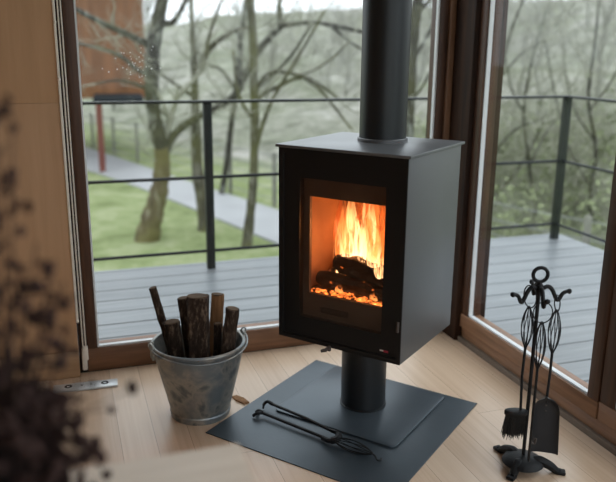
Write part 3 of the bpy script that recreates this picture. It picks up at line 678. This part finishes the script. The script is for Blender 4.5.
tips = [(.022, -.025, .47), (.038, -.015, .505), (.003, -.005, .445), (.052, -.035, .365), (.070, -.055, .35), (.078, -.045, .32), (.058, -.085, .315), (.084, -.06, .265), (.038, -.065, .345),
        (.088, -.055, .20), (.068, -.055, .235), (.018, -.085, .285), (-.002, -.055, .335), (-.012, -.025, .385), (-.032, -.035, .305), (.02, -.08, .21), (.000, -.05, .25), (-.03, -.02, .47)]
for k, tpp in enumerate(tips): stemm(tpp, 15 if tpp[0] < .08 else 7, .0085, k)
bm = BM()
for q in range(380):
    p = V((VX + rn.gauss(.010, .036), VY + rn.gauss(-.024, .022), rn.uniform(.640, .775)))
    tube(bm, [(VX + (p.x - VX) * .4, VY + (p.y - VY) * .4, max(.738, p.z - .04)), p], .0006, 3); blob(bm, p, rn.uniform(.003, .0075), 1, (1, 1, 1.2), jit=.3, rnd=rn)
obj('foliage', bm, M['bloom'], pl)['kind'] = 'stuff'
T1 = [
    [(1.01, 9.99, -1.6, 0.195), (1.04, 9.98, -1.44, 0.174), (1.1, 9.95, -1.19, 0.152), (1.18, 9.93, -0.93, 0.13), (1.24, 9.91, -0.68, 0.116), (1.27, 9.9, -0.41, 0.115), (1.26, 9.9, -0.19, 0.094)],
    [(1.27, 9.9, -0.38, 0.088), (1.25, 9.89, -0.13, 0.097), (1.2, 9.9, 0.13, 0.091), (1.17, 9.9, 0.42, 0.09), (1.18, 9.88, 0.74, 0.094), (1.21, 9.86, 1.06, 0.093), (1.27, 9.83, 1.37, 0.087), (1.34, 9.79, 1.68, 0.079), (1.42, 9.75, 2.21, 0.062), (1.5, 9.71, 2.84, 0.037)],
    [(1.27, 9.9, -0.35, 0.074), (1.42, 9.95, -0.08, 0.057), (1.7, 9.96, 0.14, 0.049), (2.09, 9.94, 0.33, 0.048), (2.31, 9.97, 0.48, 0.052), (2.5, 10.01, 0.8, 0.054), (2.67, 10.05, 1.06, 0.05), (2.87, 10.09, 1.27, 0.044), (3.01, 10.15, 1.4, 0.039), (3.02, 10.25, 1.64, 0.034), (3.12, 10.33, 2.02, 0.022)],
    [(1.19, 9.92, 1.11, 0.055), (0.86, 9.77, 1.26, 0.045), (0.55, 9.61, 1.39, 0.037), (0.3, 9.44, 1.51, 0.033), (-0.0, 9.27, 1.66, 0.023)],
    [(1.19, 9.93, 0.73, 0.039), (1.03, 10.14, 0.8, 0.035), (0.83, 10.36, 0.98, 0.031), (0.52, 10.63, 1.09, 0.027), (0.23, 10.88, 1.15, 0.021)],
    [(1.26, 9.9, 1.41, 0.046), (1.43, 9.63, 1.4, 0.038), (1.52, 9.39, 1.56, 0.032), (1.59, 9.16, 1.76, 0.024)],
    [(1.19, 9.92, 0.52, 0.029), (0.97, 9.86, 0.63, 0.023), (0.72, 9.8, 0.68, 0.019), (0.46, 9.75, 0.64, 0.013)],
    [(2.77, 9.39, 1.37, 0.034), (3.21, 9.45, 1.43, 0.03), (3.66, 9.51, 1.38, 0.028), (4.09, 9.57, 1.32, 0.025), (4.53, 9.64, 1.36, 0.014)],
    [(3.17, 9.25, 1.42, 0.021), (3.0, 9.49, 1.05, 0.02), (2.77, 9.74, 0.73, 0.019), (2.53, 10.0, 0.47, 0.014)],
    [(3.41, 9.17, 1.38, 0.019), (3.73, 9.33, 1.19, 0.017), (4.11, 9.46, 1.02, 0.014)],
]
T2 = [
    [(1.91, 10.32, -1.62, 0.118), (1.89, 10.33, -1.12, 0.095), (1.83, 10.35, -0.68, 0.087), (1.82, 10.35, -0.18, 0.071), (1.82, 10.35, 0.38, 0.059), (1.82, 10.35, 0.86, 0.049), (1.81, 10.35, 1.33, 0.034), (1.8, 10.36, 1.98, 0.02)],
    [(1.84, 10.34, 0.71, 0.042), (2.02, 10.41, 1.04, 0.042), (2.29, 10.45, 1.26, 0.035), (2.57, 10.49, 1.37, 0.028), (2.75, 10.56, 1.4, 0.014)],
    [(1.97, 10.3, 1.0, 0.028), (2.07, 10.37, 1.33, 0.024), (2.22, 10.42, 1.67, 0.018), (2.33, 10.49, 2.01, 0.014)],
    [(1.82, 10.35, 0.42, 0.028), (1.57, 10.22, 0.58, 0.021), (1.31, 10.1, 0.76, 0.016)],
]
T3 = [
    [(2.25, 9.23, -1.61, 0.081), (2.31, 9.21, -1.06, 0.067), (2.35, 9.19, -0.65, 0.057), (2.37, 9.19, -0.19, 0.056), (2.38, 9.18, 0.33, 0.058), (2.37, 9.19, 0.77, 0.055), (2.37, 9.19, 1.19, 0.053), (2.34, 9.2, 1.67, 0.05), (2.32, 9.2, 2.25, 0.037)],
    [(2.37, 9.19, 0.35, 0.028), (2.51, 9.29, 0.51, 0.026), (2.7, 9.37, 0.59, 0.026), (3.06, 9.4, 0.73, 0.027), (3.33, 9.45, 0.64, 0.024), (3.67, 9.49, 0.42, 0.018)],
    [(2.38, 9.18, -0.21, 0.031), (2.45, 9.05, 0.15, 0.028), (2.54, 8.92, 0.47, 0.025), (2.72, 8.75, 0.84, 0.02), (2.94, 8.57, 1.28, 0.016), (3.05, 8.43, 1.54, 0.012)],
    [(2.37, 9.19, 0.55, 0.026), (2.59, 9.2, 0.79, 0.026), (2.93, 9.17, 0.77, 0.026), (3.23, 9.15, 0.6, 0.024), (3.47, 9.15, 0.34, 0.02), (3.72, 9.15, 0.04, 0.013)],
    [(2.93, 9.0, 0.76, 0.017), (3.19, 9.05, 0.86, 0.015), (3.45, 9.1, 1.02, 0.016), (3.67, 9.17, 1.21, 0.013)],
    [(2.37, 9.19, 0.2, 0.028), (2.21, 9.1, 0.4, 0.023), (2.1, 9.0, 0.65, 0.016), (2.04, 8.88, 1.07, 0.012)],
]
T4 = [
    [(2.68, 12.84, -1.59, 0.064), (2.78, 12.81, -0.95, 0.054), (2.89, 12.77, -0.14, 0.053), (3.0, 12.73, 0.55, 0.061), (3.06, 12.71, 1.23, 0.052), (3.15, 12.68, 1.89, 0.037), (3.22, 12.66, 2.53, 0.025)],
    [(2.97, 12.75, 0.38, 0.035), (2.78, 13.02, 0.71, 0.027), (2.62, 13.29, 0.78, 0.018)],
]
T6 = [
    [(3.97, 7.97, -1.58, 0.076), (3.98, 7.96, -0.7, 0.068), (3.98, 7.96, 0.04, 0.06), (3.97, 7.96, 0.81, 0.065), (3.98, 7.96, 1.32, 0.07), (4.01, 7.95, 1.65, 0.069), (4.05, 7.94, 2.3, 0.051)],
    [(3.98, 7.96, 0.98, 0.026), (4.23, 8.14, 1.21, 0.022), (4.5, 8.31, 1.57, 0.015)],
    [(3.97, 7.96, 0.52, 0.024), (3.99, 7.75, 0.64, 0.017), (4.01, 7.53, 0.88, 0.011)],
    [(4.0, 7.96, 1.48, 0.029), (4.37, 8.09, 1.78, 0.021), (4.83, 8.2, 1.92, 0.012)],
]
T7 = [
    [(5.67, 8.71, -1.6, 0.086), (5.62, 8.73, -1.02, 0.071), (5.6, 8.74, -0.38, 0.056), (5.63, 8.73, 0.17, 0.041), (5.68, 8.71, 0.71, 0.034), (5.76, 8.68, 1.3, 0.027), (5.94, 8.62, 1.87, 0.018)],
    [(5.61, 8.73, -0.45, 0.031), (5.65, 8.54, -0.15, 0.025), (5.76, 8.33, 0.1, 0.019), (5.93, 8.1, 0.22, 0.013)],
    [(5.63, 8.73, -0.95, 0.031), (5.95, 8.79, -0.76, 0.024), (6.35, 8.84, -0.28, 0.02), (6.64, 8.91, 0.28, 0.014)],
    [(5.69, 8.71, 0.74, 0.022), (6.03, 8.8, 1.04, 0.018), (6.46, 8.87, 1.24, 0.014)],
]
T8 = [
    [(7.13, 8.16, -1.65, 0.057), (6.97, 8.22, -0.92, 0.045), (6.97, 8.21, -0.22, 0.041), (6.8, 8.27, 0.46, 0.033), (6.81, 8.27, 1.11, 0.027), (6.8, 8.27, 1.87, 0.016)],
    [(6.98, 8.21, -0.78, 0.025), (6.74, 8.47, -0.24, 0.021), (6.6, 8.69, 0.43, 0.017), (6.49, 8.91, 1.24, 0.014)],
    [(6.84, 8.26, 0.33, 0.02), (6.9, 7.97, 0.74, 0.017), (6.88, 7.72, 1.24, 0.013)],
    [(6.93, 8.23, -0.08, 0.021), (6.74, 8.45, 0.31, 0.018), (6.66, 8.64, 0.84, 0.014)],
]
T9 = [
    [(6.54, 8.64, -1.65, 0.051), (6.38, 8.69, -0.98, 0.043), (6.24, 8.74, -0.26, 0.037), (6.14, 8.77, 0.3, 0.031), (6.19, 8.75, 0.97, 0.025), (6.32, 8.71, 1.63, 0.016)],
    [(6.29, 8.72, -0.47, 0.023), (6.64, 8.86, -0.0, 0.02), (7.07, 8.98, 0.34, 0.015)],
    [(6.16, 8.76, 0.23, 0.021), (5.85, 8.66, 0.58, 0.016), (5.59, 8.53, 1.1, 0.013)],
]
# ------------------------------------------------------------------ outside: deck and railing
bm = BM(); y = -2.4; wd = .148
while y < 3.70:
    x0 = -2.6 if y > 2.57 else 1.545
    y1 = min(y + wd - .006, 3.705)
    xs = [x0, 2.92] if x0 > 0 else [x0, rng.uniform(-1.6, 2.2), 2.92]
    for a_, b_ in zip(xs, xs[1:]): box(bm, a_ + .001, b_ - .001, y, y1, -.038, -.010, .003, 1)
    y += wd
struct('deck', bm, M['deck'])
bm = box(BM(), -2.6, 2.90, 2.62, 3.69, -.22, -.040); box(bm, 1.6, 2.90, -2.4, 2.60, -.22, -.040)
struct('deck_frame', bm, M['cabin_dark'])
RYY, RXX = 3.594, 2.809
rl = thing('deck_railing', 'dark steel railing with thin rails along the edge of the wet deck', 'railing', (RXX, RYY, -.01))
bm = box(BM(), -2.6, RXX + .021, RYY - .021, RYY + .021, .836, .849, .002); obj('top_rail', bm, M['rail'], rl)
bm = box(BM(), RXX - .021, RXX + .021, -2.4, RYY - .0215, .836, .849, .002); obj('top_rail', bm, M['rail'], rl)
for z in (.467, .083):
    obj('rail', tube(BM(), [(-2.6, RYY, z), (RXX, RYY, z)], .0085, 8), M['rail'], rl)
    obj('rail', tube(BM(), [(RXX, RYY, z), (RXX, -2.4, z)], .0085, 8), M['rail'], rl)
for px, py in ((RXX, RYY), (.690, RYY), (-1.43, RYY), (RXX, 1.45), (RXX, -.7)):
    obj('post', box(BM(), px - .020, px + .020, py - .020, py + .020, -.010, .836, .002), M['rail_post'], rl)

# ------------------------------------------------------------------ ground, path and hillside
G = -1.5
NX, NY = .9555, .295
def dist_path(x, y): return (x - .569) * NX + (y - 20.053) * NY
def gz(x, y):
    d = dist_path(x, y); z = G
    if d > .8:
        k = d - .8; z += .135 * k * min(1, .35 + k * .06)
        z = min(z, 4.6 + .02 * k)
        z += noise.noise(V((x * .12, y * .12, 0))) * min(1.2, k * .06) + noise.noise(V((x * .5, y * .5, 3))) * min(.3, k * .05)
    return z
bm = BM(); nx, ny = 150, 130
import itertools
def warp(i, n, lo, hi, c, p=2.2):
    t_ = i / n * 2 - 1; s_ = abs(t_) ** p * (1 if t_ > 0 else -1)
    return c + s_ * ((hi - c) if s_ > 0 else (c - lo))
vs_ = [[None] * (ny + 1) for _ in range(nx + 1)]
for i in range(nx + 1):
    for j in range(ny + 1):
        x = warp(i, nx, -70, 110, 4); y = -40 + 0 * j if False else warp(j, ny, -45, 120, 9)
        vs_[i][j] = bm.verts.new((x, y, gz(x, y)))
for i in range(nx):
    for j in range(ny): bm.faces.new((vs_[i][j], vs_[i + 1][j], vs_[i + 1][j + 1], vs_[i][j + 1]))
hill = struct('ground', bm, M['lawn'])
at = hill.data.attributes.new('rough', 'FLOAT', 'POINT')
for i, v in enumerate(hill.data.vertices): at.data[i].value = max(0, min(1, (dist_path(v.co.x, v.co.y) - .3) / 4))
far = [(-1.6, 27.0), (-.4, 23.1), (.569, 20.053), (1.096, 18.39), (1.631, 16.623), (2.21, 14.593), (2.816, 12.707), (3.308, 11.179), (3.95, 9.1), (4.9, 6.4), (6.5, 3)]
near = [(-3.0, 26.6), (-1.7, 22.2), (-.55, 18.9), (.05, 17.3), (.60, 15.95), (1.20, 14.35), (1.80, 12.4), (2.25, 10.8), (2.72, 9.1), (3.5, 6.0), (5.0, 2.2)]
bm = BM()
F1 = [bm.verts.new((x, y, G + .03)) for x, y in far]; N1 = [bm.verts.new((x, y, G + .03)) for x, y in near]
F0 = [bm.verts.new((x, y, G - .1)) for x, y in far]; N0 = [bm.verts.new((x, y, G - .1)) for x, y in near]
for k in range(len(far) - 1):
    bm.faces.new((N1[k], N1[k + 1], F1[k + 1], F1[k])); bm.faces.new((N0[k], N1[k], N1[k + 1], N0[k + 1])); bm.faces.new((F1[k], F0[k], F0[k + 1], F1[k + 1]))
bmesh.ops.recalc_face_normals(bm, faces=bm.faces[:])
struct('path', bm, M['path'])
# wire fence beyond the path
fn = thing('wire_fence', 'low grey wire fence on stakes along the far side of the sloping path', 'fence', (2.4, 14.6, G))
fl = [V((x + .16, y + .05, G)) for x, y in far]; seg = []; acc = 0; nxt = .2
for p, q in zip(fl, fl[1:]):
    l = (q - p).length
    while nxt <= acc + l:
        seg.append(p.lerp(q, (nxt - acc) / l)); nxt += 1.45
    acc += l
for p in seg: obj('stake', box(BM(), p.x - .03, p.x + .03, p.y - .03, p.y + .03, G - .1, G + .92, .004), M['stake'], fn)
for z in (.12, .3, .48, .66, .86): obj('wire', tube(BM(), [p + V((0, 0, z)) for p in fl], .007, 5), M['wire'], fn)

# ------------------------------------------------------------------ cabin beyond the trees
CA = math.radians(4)
cb = thing('cabin', 'rust brown clad cabin raised on posts beyond the trees', 'cabin', (1.96, 17.52, G), -CA)
def cbx(nm, mt, *a, par=None, **k):
    bm = box(BM(), *a, **k); bm.transform(Matrix.Translation((0, 0, -G))); return obj(nm, bm, mt, par or cb, local=True)
bm = BM(); n_ = 10
for k in range(n_): box(bm, -5 + .5 * k + .006, -5 + .5 * (k + 1) - .006, -.03, 0, -.05, 2.7, .004, 1)
box(bm, -5, 0, 0, 4, -.05, 2.7); bm.transform(Matrix.Translation((0, 0, -G)))
obj('cladding', bm, M['cabin'], cb, local=True)
cbx('roof', M['cabin_dark'], -5.3, .3, -.35, 4.3, 2.7, 2.86)
qx, qy = -1.18 * math.cos(CA) + 1.65 * math.sin(CA), -1.18 * math.sin(CA) - 1.65 * math.cos(CA)
cbx('terrace_slab', M['cabin_dark'], qx - .11, qx + .92, qy - .06, -.03, -.045, .055)
cbx('post', M['cabin_post'], qx - .065, qx + .065, qy - .04, qy + .09, G - .1, -.045)
for x, yy in ((-2.3, .3), (-4.8, .3), (-2.3, 3.7), (-4.8, 3.7)): cbx('post', M['cabin_post'], x - .08, x + .08, yy - .08, yy + .08, G - .1, -.05)

# ------------------------------------------------------------------ trees
def twigs(bm, p, d, l, r, depth, rn, n=3, up=.25):
    pts = [p]; q = p.copy(); dd = d.copy(); k = 4
    for i in range(k):
        dd = (dd + V((rn.gauss(0, .22), rn.gauss(0, .22), rn.gauss(0, .18) + up * .25))).normalized(); q = q + dd * (l / k); pts.append(q.copy())
    tube(bm, pts, [r * (1 - .65 * i / k) for i in range(k + 1)], 4 if r > .01 else 3, cap=False)
    if depth > 0:
        for j in range(n):
            i = rn.randint(1, k); side = V((rn.gauss(0, 1), rn.gauss(0, 1), rn.gauss(.3, .7))).normalized()
            twigs(bm, pts[i], (dd + side * 1.1).normalized(), l * rn.uniform(.45, .7), r * .55, depth - 1, rn, n, up)
def tree(label, cat, limbs, mat, seed, per=3, depth=2, group=None, tl=.7, name='bare_tree', thin=1, base=None):
    rn = random.Random(seed); b = V(limbs[0][0][:3]); b.z = gz(b.x, b.y)
    t_ = thing(name, label, cat, b, 0, group)
    for k, l in enumerate(limbs):
        pts = curve([q[:3] for q in l], 5); m_ = len(pts); rad = []
        for i in range(m_):
            f = i / 5; a = min(int(f), len(l) - 2); u = f - a; rad.append((l[a][3] * (1 - u) + l[a + 1][3] * u) * rn.uniform(.9, 1.1) * thin)
        obj('trunk' if k == 0 else 'branch', tube(BM(), pts, rad, 10 if rad[0] > .05 else 7), (base or mat) if k == 0 else mat, t_, smooth=180)
    bm = BM()
    for k, l in enumerate(limbs):
        P_ = [V(q[:3]) for q in l]
        for i in range(len(P_) - 1):
            if k == 0 and i < len(P_) * .45 and l[i][3] > .04: continue
            for j in range(per):
                p = P_[i].lerp(P_[i + 1], rn.random()); ax = (P_[i + 1] - P_[i]).normalized()
                d = (ax * .6 + V((rn.gauss(0, 1), rn.gauss(0, 1), rn.gauss(.25, .6))).normalized()).normalized()
                twigs(bm, p, d, tl * rn.uniform(.5, 1.2), max(.005, min(.012, l[i][3] * .3)), depth, rn)
        twigs(bm, P_[-1], (P_[-1] - P_[-2]).normalized(), tl, l[-1][3] * .8, depth, rn)
    tw = obj('twigs', bm, M['twig'], t_, smooth=180); tw['kind'] = 'stuff'
    return t_
tree('big mossy forked tree with the thickest trunk, growing on the lawn before the path', 'tree', T1, M['lichen'], 1, 1, 2, base=M['mossy_base'])
tree('slim mossy tree just behind the big forked one on the lawn', 'tree', T2, M['moss'], 2, 2, 2)
tree('slender straight tree with arching bare branches, beside the railing post', 'tree', T3, M['moss'], 3, 2, 2)
tree('thin dark tree standing on the path verge behind the railing post', 'tree', T4, M['lichen'], 4, 2, 2)
tree('lichen-spotted trunk seen between the flue pipe and the window frame', 'tree', T6, M['lichen'], 5, 2, 2)
tree('mossy sapling close by the frame in the side window', 'tree', T7, M['lichen'], 6, 4, 3, tl=.8, thin=.75)
tree('thin twiggy tree beyond the corner of the railing, on its far side', 'tree', T8, M['lichen'], 7, 4, 3, tl=.8, thin=.7)
tree('thin twiggy tree before the railing corner in the side window', 'tree', T9, M['lichen'], 8, 4, 3, tl=.8, thin=.7)
# saplings over the hillside and scrub on the near slope: a few kinds, copied
def sapling(seed, mat, h, n):
    rn = random.Random(seed); bm = BM(); p = V((0, 0, -.15)); pts = [p]; rad = [.05]
    for i in range(6):
        p = p + V((rn.gauss(0, .10), rn.gauss(0, .10), h / 6)); pts.append(p); rad.append(.05 * (1 - i / 7))
    tb_ = tube(BM(), pts, rad, 6)
    for i in range(1, 7):
        for j in range(n): twigs(bm, pts[i].lerp(pts[i - 1], rn.random()), V((rn.gauss(0, 1), rn.gauss(0, 1), .7)).normalized(), rn.uniform(.6, 1.3), .016, 2, rn)
    return tb_, bm
def copies(src, spots, label=None):
    for k, (x, y, rz, s) in enumerate(spots):
        if k == 0: o = src
        else:
            o = src.copy(); C.objects.link(o)
            for ch in src.children:
                c2 = ch.copy(); c2.parent = o; C.objects.link(c2)
        o.location = (x, y, gz(x, y)); o.rotation_euler = (0, 0, rz); o.scale = (s,) * 3
rn = random.Random(77)
spots = []
while len(spots) < 46:
    x, y = rn.uniform(-6, 34), rn.uniform(8, 46); d = dist_path(x, y); a = math.degrees(math.atan2(x, y))
    if d > 3.5 and -10 < a < 48 and d < 34 and all(math.hypot(x - q[0], y - q[1]) > 2.3 for q in spots): spots.append((x, y, rn.uniform(0, 6.3), rn.uniform(.8, 1.35)))
for k in range(4):
    tb_, tw_ = sapling(30 + k, None, rn.uniform(2.6, 3.6), 5)
    t_ = thing('sapling', 'bare haze-pale sapling scattered over the grey hillside', 'sapling', (0, 0, 0), 0, 'bare saplings on the far hillside')
    obj('trunk', tb_, M['twig_far'], t_, smooth=180); o_ = obj('twigs', tw_, M['twig_far'], t_, smooth=180); o_['kind'] = 'stuff'
    copies(t_, spots[k::4])
def shrub(seed):
    rn_ = random.Random(seed); bm = BM(); lf = BM()
    for j in range(26):
        d = V((rn_.gauss(0, .6), rn_.gauss(0, .6), 1)).normalized(); twigs(bm, V((rn_.gauss(0, .18), rn_.gauss(0, .18), -.05)), d, rn_.uniform(.5, 1.0), .010, 2, rn_, 3, .1)
    for j in range(620):
        c = V((rn_.gauss(0, .38), rn_.gauss(0, .38), abs(rn_.gauss(.25, .35)))); u = V((rn_.gauss(0, 1), rn_.gauss(0, 1), rn_.gauss(0, 1))).normalized(); w_ = u.orthogonal().normalized(); s = rn_.uniform(.025, .055)
        lf.faces.new([lf.verts.new(c + u * s), lf.verts.new(c + w_ * s * .5), lf.verts.new(c - u * s), lf.verts.new(c - w_ * s * .5)])
    return bm, lf
spots = []
while len(spots) < 30:
    x, y = rn.uniform(4.6, 13), rn.uniform(4.5, 14); d = dist_path(x, y); a = math.degrees(math.atan2(x, y))
    if .8 < d < 8 and 26 < a < 54 and all(math.hypot(x - q[0], y - q[1]) > 1.1 for q in spots): spots.append((x, y, rn.uniform(0, 6.3), rn.uniform(.8, 1.4)))
for k in range(4):
    b1, b2 = shrub(60 + k)
    t_ = thing('shrub', 'low twiggy green shrub in the scrub below the deck corner', 'shrub', (0, 0, 0), 0, 'shrubs in the scrub below the deck')
    o_ = obj('twigs', b1, M['twig'], t_, smooth=180); o_['kind'] = 'stuff'; o_ = obj('foliage', b2, M['leaf'], t_, smooth=0); o_['kind'] = 'stuff'
    copies(t_, spots[k::4])
bpy.context.view_layer.update()
